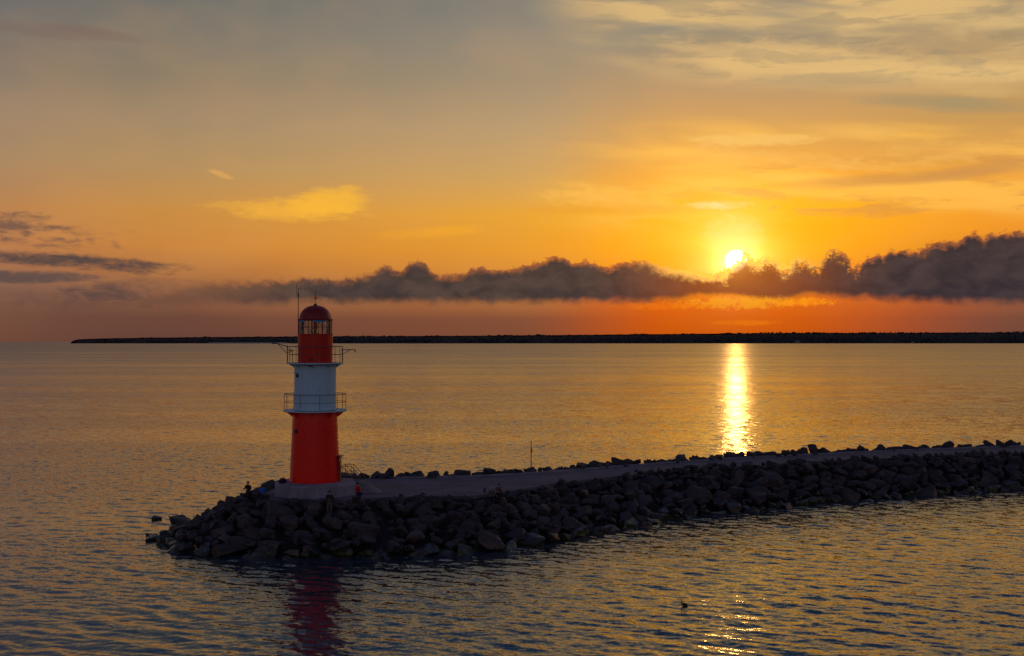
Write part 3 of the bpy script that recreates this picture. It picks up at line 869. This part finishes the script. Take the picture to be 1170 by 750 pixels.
    for a0, a1 in ((-150, -118), (-88, -46)):
        bm = bmesh.new(); bm_lathe(bm, [(1.325, 16.30), (1.325, 16.47), (1.31, 16.47), (1.31, 16.30), (1.325, 16.30)], 12, R(a0), R(a1)); bm_done('sun_blind', bm, M_BLUE, t, angle=None)
    # lamp
    bm = bmesh.new(); bm_lathe(bm, [(0.0, 15.40), (0.30, 15.40), (0.30, 15.46), (0.11, 15.48), (0.11, 15.72), (0, 15.72)], 24); lp = bm_done('lamp', bm, M_DARK, t)
    bm = bmesh.new(); bm_lathe(bm, [(0.0, 15.725), (0.16, 15.74), (0.17, 15.86), (0.13, 15.9), (0.17, 15.94), (0.17, 16.1), (0.13, 16.14), (0.16, 16.18), (0.16, 16.3), (0, 16.34)], 24); bm_done('lens', bm, M_REDLAMP, lp)
    # roof
    bm = bmesh.new(); bm_lathe(bm, [(1.24, 16.445), (1.36, 16.445), (1.38, 16.50), (1.36, 16.56), (1.22, 16.58)], 72)
    bm_done('roof_rim', bm, M_DRED, t, angle=35)
    bm = bmesh.new(); prof = []
    for k in range(13):
        a = R(90 * k / 12); prof.append((1.22 * math.cos(a) ** 0.9 if k < 12 else 0.0, 16.56 + 1.04 * math.sin(a)))
    bm_lathe(bm, prof, 72)
    dm = bm_done('dome', bm, M_DRED, t)
    bm = bmesh.new()
    for i in range(12):
        a = R(30 * i); pts = [(pr[0] * 1.005 * math.cos(a), pr[0] * 1.005 * math.sin(a), pr[1]) for pr in prof[:-1]]
        bm_path(bm, pts, 0.014, 5)
    bm_done('rib', bm, M_DRED, dm, angle=None)
    bm = bmesh.new(); bm_lathe(bm, [(0.16, 17.58), (0.14, 17.68), (0.05, 17.74), (0.02, 17.8), (0.018, 18.75), (0, 18.78)], 16); v = bm_done('finial', bm, M_DARK, t)
    bm = bmesh.new(); bmesh.ops.create_icosphere(bm, subdivisions=2, radius=0.12); bmesh.ops.translate(bm, verts=bm.verts, vec=(0.02, 0, 18.22)); bm_box(bm, (-0.12, 0, 18.24), (0.22, 0.02, 0.06)); bm_box(bm, (0.16, 0, 18.26), (0.10, 0.02, 0.16)); bm_done('weather_vane', bm, M_BRASS, v)
    # aerial on the left of the roof rim
    bm = bmesh.new(); bm_tube(bm, (-1.30, -0.15, 15.2), (-1.30, -0.15, 18.95), 0.035, 8, 0.022); bm_tube(bm, (-1.44, -0.15, 18.55), (-1.18, -0.15, 18.55), 0.015, 6); bm_tube(bm, (-1.44, -0.15, 18.45), (-1.44, -0.15, 19.35), 0.012, 6); bm_tube(bm, (-1.30, -0.15, 18.95), (-1.12, -0.15, 18.95), 0.012, 6); bm_tube(bm, (-1.12, -0.15, 18.8), (-1.12, -0.15, 19.1), 0.012, 6)
    bm_box(bm, (-1.30, -0.15, 18.35), (0.11, 0.11, 0.22)); bm_done('aerial', bm, M_DARK, t, angle=None)
    # portholes
    for (px, z, rr) in ((-1.18, 12.20, 1.60), (-1.25, 7.92, 1.775)):
        y = -math.sqrt(rr * rr - px * px); d = Vector((px, y, 0)).normalized()
        bm = bmesh.new(); c = Vector((px, y, z))
        bm_tube(bm, c - d * 0.05, c + d * 0.05, 0.17, 20); bm_tube(bm, c + d * 0.05, c + d * 0.065, 0.13, 20)
        bm_done('porthole', bm, M_DARK, t, angle=30)
    # door and its hood at the right of the foot
    bm = bmesh.new(); bm_box(bm, (1.93, -0.1, 4.95), (0.16, 0.8, 1.85)); bm_box(bm, (1.98, -0.1, 5.93), (0.34, 1.0, 0.08)); dr = bm_done('door', bm, M_DRED, t, angle=None)
    bm = bmesh.new(); bm_tube(bm, (2.03, 0.18, 4.9), (2.03, 0.18, 5.1), 0.02, 6); bm_done('handle', bm, M_STEEL, dr, angle=None)
    # cable box and lamp in front
    bm = bmesh.new(); bm_box(bm, (-0.04, -1.40, 13.42), (0.12, 0.12, 0.22)); bm_box(bm, (-0.02, -2.22, 12.96), (0.2, 0.08, 0.16)); bm_done('junction_box', bm, M_DARK, t, angle=None)
    # lifting arms beside the upper gallery
    bm = bmesh.new()
    for a, b, r in (((-2.10, -0.2, 14.40), (-3.05, -0.25, 14.68), .032), ((-3.05, -0.25, 14.68), (-3.30, -0.25, 14.66), .05), ((-2.12, -0.2, 13.85), (-2.85, -0.23, 14.60), .022), ((-2.13, -0.2, 13.2), (-2.13, -0.2, 14.5), .03)): bm_tube(bm, a, b, r, 8)
    bm_done('lifting_arm', bm, M_DARK, t, angle=None)
    bm = bmesh.new()
    for a, b, r in (((2.12, -0.2, 14.16), (3.14, -0.25, 14.18), .034), ((3.14, -0.25, 14.20), (3.14, -0.25, 13.98), .04), ((2.14, -0.2, 13.82), (2.75, -0.23, 14.15), .022), ((2.13, -0.2, 13.2), (2.13, -0.2, 14.3), .03)): bm_tube(bm, a, b, r, 8)
    bm_done('lifting_arm', bm, M_STEEL, t, angle=None)
    bm = bmesh.new(); bm_box(bm, (-1.78, -0.9, 14.12), (0.5, 0.12, 0.10)); bm_box(bm, (-1.60, -0.9, 13.6), (0.06, 0.06, 1.0)); bm_tube(bm, (-2.0, -0.9, 13.9), (-1.6, -0.9, 14.1), 0.03, 6); bm_done('winch', bm, M_YELLOW, t, angle=None)
build_lighthouse()

# ------------------------------------------------------------------ THIN POLE ON THE FAR CREST
pm = empty('marker_pole', (1.75, 104.4, 2.7)); tag(pm, 'thin dark pole standing among the far boulders, against the orange water', 'pole')
bm = bmesh.new(); bm_tube(bm, (0, 0, 0), (0, 0, 3.0), 0.045, 8, 0.035); bm_done('pole', bm, M_DARK, pm, angle=None)
bm = bmesh.new(); bm_box(bm, (0.03, -0.05, 2.15), (0.14, 0.10, 0.30)); bm_tube(bm, (0.03, -0.05, 1.95), (0.03, -0.05, 2.0), 0.05, 8); bm_done('box', bm, M_BOXG, pm, angle=None)

# ------------------------------------------------------------------ PEOPLE
def skinned(name, verts, edges, radii, mat, parent=None, sub=2, root=0):
    me = bpy.data.meshes.new(name); me.from_pydata([tuple(v) for v in verts], edges, []); me.update()
    o = bpy.data.objects.new(name, me); C.objects.link(o)
    m = o.modifiers.new('skin', 'SKIN'); m.branch_smoothing = 0.3; m.use_smooth_shade = True
    if me.skin_vertices:
        for i, r in enumerate(radii): me.skin_vertices[0].data[i].radius = (r, r) if not isinstance(r, tuple) else r
        me.skin_vertices[0].data[root].use_root = True
    s = o.modifiers.new('sub', 'SUBSURF'); s.levels = sub; s.render_levels = sub
    dg = bpy.context.evaluated_depsgraph_get(); ev = o.evaluated_get(dg)
    me2 = bpy.data.meshes.new_from_object(ev)
    o.modifiers.clear(); o.data = me2; me2.materials.clear(); me2.materials.append(mat)
    me2.name = name
    smooth(me2)
    if parent: o.parent = parent
    return o

def person(loc, rz, label, top, legs, hair, J, cap=None, group=None, shoes=None):
    """J: dict of joints: pelvis chest neck head, lsh lel lwr, rsh rel rwr, lhip lkn lan, rhip rkn ran (local, +Y is forward)"""
    root = empty('person', loc, rz); tag(root, label, 'person', group)
    j = {k: Vector(v) for k, v in J.items()}
    V, Ed, Ra = [], [], []
    idx = {}
    def add(n, p, r, par=None):
        idx[n] = len(V); V.append(Vector(p)); Ra.append(r)
        if par is not None: Ed.append((idx[par], idx[n]))
    up = (j['head'] - j['neck']).normalized()
    add('pelvis', j['pelvis'], (0.13, 0.10)); add('waist', j['pelvis'].lerp(j['chest'], 0.5), (0.12, 0.09), 'pelvis'); add('chest', j['chest'], (0.14, 0.10), 'waist')
    add('neck', j['neck'], 0.055, 'chest'); add('jaw', j['neck'] + up * 0.08, 0.065, 'neck'); add('brow', j['neck'] + up * 0.17, 0.088, 'jaw'); add('crown', j['neck'] + up * 0.24, 0.065, 'brow')
    fwd = Vector((0, 1, 0))
    add('nose', j['neck'] + up * 0.125 + fwd * 0.095, 0.018, 'brow')
    for s in 'lr':
        add(s + 'sh', j[s + 'sh'], 0.062, 'chest'); add(s + 'el', j[s + 'el'], 0.043, s + 'sh'); add(s + 'wr', j[s + 'wr'], 0.030, s + 'el')
        d = (j[s + 'wr'] - j[s + 'el']).normalized(); side = d.cross(Vector((0.2, 0.3, 1))).normalized()
        palm = j[s + 'wr'] + d * 0.07; add(s + 'pa', palm, (0.036, 0.02), s + 'wr')
        for f, (o_, ln) in enumerate(((-0.03, .065), (-0.01, .078), (0.011, .072), (0.03, .055))):
            add(f'{s}f{f}', palm + side * o_ + d * 0.035, 0.009, s + 'pa')
            add(f'{s}g{f}', palm + side * o_ * 1.1 + d * (0.03 + ln * 0.7) - Vector((0, 0, .008)), 0.008, f'{s}f{f}')
        add(s + 'th', j[s + 'wr'] + d * 0.03 + side * -0.045, 0.011, s + 'wr'); add(s + 'ti', j[s + 'wr'] + d * 0.075 + side * -0.06, 0.009, s + 'th')
        add(s + 'hip', j[s + 'hip'], 0.085, 'pelvis'); add(s + 'kn', j[s + 'kn'], 0.06, s + 'hip'); add(s + 'an', j[s + 'an'], 0.040, s + 'kn')
        add(s + 'to', j[s + 'an'] + Vector((0, 0.15, -0.045)), 0.035, s + 'an')
    skinned('body', V, Ed, Ra, M_SKIN, root, 1)
    def sub(name, chain_edges, rad, mat):
        names = []
        for a, b in chain_edges:
            for q in (a, b):
                if q not in names: names.append(q)
        vv = [V[idx[q]] if q in idx else j[q] for q in names]
        ee = [(names.index(a), names.index(b)) for a, b in chain_edges]
        return skinned(name, vv, ee, [rad[q] for q in names], mat, root, 2)
    sub('jacket', [('pelvis', 'waist'), ('waist', 'chest'), ('chest', 'lsh'), ('lsh', 'lel'), ('lel', 'lwr'), ('chest', 'rsh'), ('rsh', 'rel'), ('rel', 'rwr'), ('chest', 'neck')],
        {'pelvis': (0.185, 0.145), 'waist': (0.18, 0.14), 'chest': (0.20, 0.15), 'neck': 0.075, 'lsh': 0.09, 'rsh': 0.09, 'lel': 0.065, 'rel': 0.065, 'lwr': 0.048, 'rwr': 0.048}, top)
    sub('trousers', [('pelvis', 'lhip'), ('lhip', 'lkn'), ('lkn', 'lan'), ('pelvis', 'rhip'), ('rhip', 'rkn'), ('rkn', 'ran')],
        {'pelvis': (0.16, 0.13), 'lhip': 0.11, 'rhip': 0.11, 'lkn': 0.083, 'rkn': 0.083, 'lan': 0.063, 'ran': 0.063}, legs)
    for s in 'lr':
        a = j[s + 'an']
        skinned('shoe', [a + Vector((0, -0.05, -0.03)), a + Vector((0, 0.05, -0.04)), a + Vector((0, 0.17, -0.05))], [(0, 1), (1, 2)], [0.055, 0.055, 0.04], shoes or CL_BLACK, root, 2)
    bm = bmesh.new(); bmesh.ops.create_uvsphere(bm, u_segments=16, v_segments=10, radius=0.108)
    for v in bm.verts:
        if v.co.z < -0.02 and v.co.y > 0.0: v.co.y *= 0.3
        if v.co.z < 0: v.co.z *= 0.9
    bmesh.ops.translate(bm, verts=bm.verts, vec=j['neck'] + up * 0.185 - fwd * 0.018)
    bm_done('hair' if cap is None else 'cap', bm, hair if cap is None else cap, root, angle=60)
    return root, j

def stand(lean=0.0, spread=0.12, arms='down', h=1.0):
    s = lambda *p: Vector(p) * h
    J = dict(pelvis=s(0, 0, .93), chest=s(0, lean * .5, 1.28), neck=s(0, lean * .8, 1.47), head=s(0, lean * .9 + .01, 1.6),
             lsh=s(-.19, lean * .6, 1.40), rsh=s(.19, lean * .6, 1.40), lhip=s(-.1, 0, .88), rhip=s(.1, 0, .88),
             lkn=s(-spread, .03, .48), rkn=s(spread, .05, .48), lan=s(-spread * 1.05, -.02, .085), ran=s(spread * 1.05, .04, .085))
    if arms == 'down': J.update(lel=s(-.25, .02, 1.12), rel=s(.25, .02, 1.12), lwr=s(-.26, .10, .88), rwr=s(.26, .10, .88))
    if arms == 'front': J.update(lel=s(-.26, .06, 1.13), rel=s(.26, .06, 1.13), lwr=s(-.10, .27, 1.10), rwr=s(.08, .29, 1.14))
    if arms == 'rod': J.update(lel=s(-.25, .06, 1.13), rel=s(.27, .08, 1.14), lwr=s(-.12, .30, 1.12), rwr=s(.16, .36, 1.22))
    return J
def sit(h=1.0, z=0.42):
    s = lambda *p: Vector(p) * h
    return dict(pelvis=s(0, 0, z + .10), chest=s(0, .10, z + .42), neck=s(0, .16, z + .60), head=s(0, .19, z + .73), lsh=s(-.19, .12, z + .53), rsh=s(.19, .12, z + .53),
                lel=s(-.27, .22, z + .28), rel=s(.27, .22, z + .28), lwr=s(-.14, .42, z + .24), rwr=s(.14, .42, z + .24), lhip=s(-.1, .05, z + .08), rhip=s(.1, .05, z + .08),
                lkn=s(-.14, .47, z + .12), rkn=s(.14, .47, z + .12), lan=s(-.14, .50, .085), ran=s(.14, .52, .085))

PI = math.pi
person((-20.5, 88.6, 2.20), PI * 0.9, 'dark clad person standing on the rocks left of the plinth, leftmost of all the people', CL_BLACK, CL_BLACK, M_HAIR, stand(0.05, arms='rod'))
person((-19.15, 87.6, 2.12), PI * 0.15, 'person in a bright blue jacket on the rocks just left of the plinth', CL_BLUE, CL_BLACK, M_HAIR, stand(0.10, arms='front', h=0.96))
person((-13.28, 83.0, 2.20), PI, 'person in dark clothes standing on the rocks in front of the plinth', CL_OLIVE, CL_TAN, M_HAIR, stand(0.0, arms='front'))
rt, jj = person((-11.42, 85.2, 2.55), PI * 0.7, 'person in a red jacket and dark shorts at the right corner of the plinth', CL_RED, CL_NAVY, M_HAIR, stand(0.18, arms='rod'), shoes=CL_YEL)
for s in 'lr':
    k, a = jj[s + 'kn'], jj[s + 'an']
    skinned('legging', [k, (k + a) / 2, a + Vector((0, 0, 0.04))], [(0, 1), (1, 2)], [0.09, 0.08, 0.072], CL_YEL, rt, 2)
person((-1.56, 87.2, 2.45), PI, 'seated person with a light blue cap at the near edge of the wide walkway', CL_TAN, CL_NAVY, M_HAIR, sit(z=0.38), cap=CL_CYAN)
person((-0.93, 87.9, 2.55), PI * 0.85, 'dark haired seated person beside the one with the light blue cap', CL_TAN, CL_BLACK, M_HAIR, sit(z=0.46))

# things round the anglers
bk = empty('bucket', (-12.35, 84.5, 2.52)); tag(bk, 'small orange bucket on the rocks between two people by the plinth', 'bucket')
bm = bmesh.new(); bm_lathe(bm, [(0, 0), (0.12, 0), (0.16, 0.28), (0.145, 0.28), (0.11, 0.02), (0, 0.02)], 20); bm_done('pail', bm, M_ORANGE, bk)
bm = bmesh.new(); pts = [(0.16 * math.cos(R(a)), 0, 0.28 + 0.14 * math.sin(R(a))) for a in range(0, 181, 20)]; bm_path(bm, pts, 0.008, 5); bm_done('handle', bm, M_STEEL, bk, angle=None)
tb = empty('tackle_box', (-12.55, 83.8, 2.45), 0.3); tag(tb, 'black tackle box lying on the rocks beside the orange bucket', 'box')
bm = bmesh.new(); bm_box(bm, (0, 0, 0.13), (0.5, 0.26, 0.22)); bmesh.ops.bevel(bm, geom=bm.edges[:], offset=0.02, segments=2, affect='EDGES'); bm_done('case', bm, M_BOXG, tb, angle=30)
bm = bmesh.new(); bm_box(bm, (0, 0, 0.262), (0.52, 0.28, 0.04)); bm_done('lid', bm, M_BOXG, tb, angle=None)
bm = bmesh.new(); bm_path(bm, [(-.1, 0, .28), (-.1, 0, .34), (.1, 0, .34), (.1, 0, .28)], 0.012, 6); bm_done('handle', bm, M_STEEL, tb, angle=None)
bg_ = empty('bag', (-17.55, 87.2, 3.98), 0.5); tag(bg_, 'dark bluish bag lying on the left edge of the plinth', 'bag')
bm = bmesh.new(); bmesh.ops.create_icosphere(bm, subdivisions=3, radius=1.0)
for v in bm.verts:
    v.co = Vector((v.co.x * 0.32, v.co.y * 0.2, max(v.co.z, -0.7) * 0.22 + 0.15)) * (1 + 0.12 * mnoise.noise(v.co * 2.0))
bm_done('sack', bm, CL_NAVY, bg_)
bm = bmesh.new(); bm_path(bm, [(-.2, 0, .30), (-.12, 0, .40), (.12, 0, .41), (.2, 0, .30)], 0.018, 6); bm_done('strap', bm, CL_BLACK, bg_, angle=None)

# fishing rods held by two of the anglers
def rod(a, b, lab):
    o = empty('fishing_rod', a); tag(o, lab, 'fishing rod')
    d = Vector(b) - Vector(a)
    bm = bmesh.new(); bm_tube(bm, (0, 0, 0), d, 0.016, 6, 0.005); bm_done('blank', bm, M_DARK, o, angle=None)
    bm = bmesh.new(); bm_tube(bm, (0, 0, 0), d * 0.12, 0.024, 8); bm_box(bm, d * 0.14 + Vector((0, 0, -0.06)), (0.06, 0.06, 0.08)); bm_done('reel', bm, M_BOXG, o, angle=None)

# ------------------------------------------------------------------ WATER BIRD
def grebe():
    root = empty('waterbird', (9.65, 64.0, 0.0), 0.0)
    tag(root, 'small brown waterbird with upright neck swimming alone in the near water', 'bird')
    V = [(0.22, 0, 0.06), (0.12, 0, 0.06), (0.0, 0, 0.05), (-0.10, 0, 0.09), (-0.13, 0, 0.18), (-0.13, 0, 0.27), (-0.145, 0, 0.32), (-0.19, 0, 0.32)]
    skinned('body', V, [(i, i + 1) for i in range(7)], [0.03, 0.075, 0.085, 0.055, 0.026, 0.022, 0.032, 0.014], paint('brown_feathers', (0.10, 0.04, 0.02, 1), 0.7), root, 2, 2)
    skinned('bill', [(-0.18, 0, .318), (-0.25, 0, .31)], [(0, 1)], [0.012, 0.004], M_DARK, root, 1)
    skinned('crest', [(-0.135, 0, .34), (-0.105, 0, .37)], [(0, 1)], [0.02, 0.008], M_HAIR, root, 1)
grebe()

# ------------------------------------------------------------------ FAR COAST
def build_coast():
    D0 = 9000.0
    def at(px, d=D0): return (px - 585) / FPX * d
    # crest height (photo px above the shoreline) along the coast
    prof = [(83, 3.0), (87, 5.2), (110, 6.4), (150, 7.4), (220, 8.6), (340, 9.8), (480, 10.6), (600, 11.6), (700, 13.0), (800, 14.2), (900, 15.6), (1000, 15.6), (1170, 16.6), (1500, 17), (2400, 17)]
    def hp(px):
        for (a, ha), (b, hb) in zip(prof[:-1], prof[1:]):
            if a <= px <= b: return ha + (hb - ha) * (px - a) / (b - a)
        return prof[-1][1]
    k = D0 / FPX
    bm = bmesh.new(); rows = []
    px = 83.0
    while px < 2400:
        h = hp(px) * k; X = at(px)
        sh = 60 * mnoise.noise(Vector((px * 0.03, 0, 0)))
        rows.append([bm.verts.new(p) for p in ((X, D0 - 60 + sh, -2.0), (X, D0 + 20 + sh, 3.0), (X, D0 + 160 + sh, h * 0.36), (X * 1.078, D0 + 700, h * 0.78), (X * 1.21, D0 + 1900, h * 0.85 + 6), (X * 1.5, D0 + 5000, h * 0.9), (X * 1.5, D0 + 5200, -5))])
        px += 6 if px < 1300 else 30
    for a, b in zip(rows[:-1], rows[1:]):
        for i in range(6): bm.faces.new((a[i], b[i], b[i + 1], a[i + 1]))
    bm.faces.new(rows[0])
    o = bm_done('coast', bm, M_COAST); tag(o, kind='structure')
    # woods: crowns along three depths, one mass
    vs, fs, off = [], [], 0
    ib = bmesh.new(); bmesh.ops.create_icosphere(ib, subdivisions=1, radius=1.0)
    ico = np.array([v.co[:] for v in ib.verts]); icf = np.array([[v.index for v in f.verts] for f in ib.faces]); ib.free()
    rr = random.Random(5)
    for it in range(9000):
        px = rr.uniform(84, 1320); dd = rr.choice((rr.uniform(20, 160), rr.uniform(160, 700), rr.uniform(600, 760)))
        if dd < 110 and 236 < px < 338: continue
        h = hp(px) * k
        frac = 0.02 + 0.36 * min(dd, 160) / 160 + 0.42 * max(0, dd - 160) / 540
        clump = mnoise.noise(Vector((px * 0.05, dd * 0.01, 0))) + 0.6 * mnoise.noise(Vector((px * 0.17, dd * 0.01, 3)))
        s = rr.uniform(0.30, 0.55) * k * (1.0 + 0.4 * clump) * (1.15 if dd > 560 else 0.9) * min(1, 0.5 + (px - 84) / 30)
        c = np.array([at(px) * (1 + dd / D0), D0 + dd, max(h * frac + clump * 0.9 * k * (dd > 500) * min(1, (px - 84) / 30), s * 0.1)])
        vs.append(ico * np.array([s * rr.uniform(1.1, 2.6), s, s * rr.uniform(0.7, 1.1)]) + c); fs.append(icf + off); off += len(ico)
    me = bpy.data.meshes.new('far_woodland'); me.from_pydata(np.concatenate(vs).tolist(), [], np.concatenate(fs).tolist()); me.update()
    o = link_mesh('far_woodland', me, M_WOOD); tag(o, 'dark wooded skyline along the whole far shore', 'woodland', kind='stuff')
    # beach strip
    bm = bmesh.new(); rr2 = []
    for px in range(238, 336, 7):
        X = at(px); rr2.append([bm.verts.new((X, D0 - 75, 1.0)), bm.verts.new((X, D0 - 20, 7.0 + 3 * math.sin(px * 0.2))), bm.verts.new((X, D0 + 30, 8))])
    for a, b in zip(rr2[:-1], rr2[1:]):
        for i in range(2): bm.faces.new((a[i], b[i], b[i + 1], a[i + 1]))
    o = bm_done('beach', bm, M_SAND); tag(o, kind='structure')
    # two far buildings on the shore
    for px, w, h, lab, z in ((908, 34, 9, 'tiny pale house on the far shore right below the glowing sky', 14), (1038, 20, 8, 'tiny pale hut on the far shore near the right edge', 8)):
        t = empty('house', (at(px), D0 - 90, z - 12)); tag(t, lab, 'house')
        bm = bmesh.new(); bm_box(bm, (0, 0, h / 2 + 4), (w, 12, h + 8)); bm_done('wall', bm, M_CONC, t, angle=None)
        bm = bmesh.new()
        vs_ = [bm.verts.new(p) for p in ((-w / 2 - 1, -7, h + 8.05), (w / 2 + 1, -7, h + 8.05), (w / 2 + 1, 7, h + 8.05), (-w / 2 - 1, 7, h + 8.05), (-w / 2, 0, h + 12), (w / 2, 0, h + 12))]
        for f in ((0, 1, 5, 4), (2, 3, 4, 5), (0, 4, 3), (1, 2, 5), (3, 2, 1, 0)): bm.faces.new([vs_[i] for i in f])
        bm_done('roof', bm, M_STEEL, t, angle=None)
build_coast()
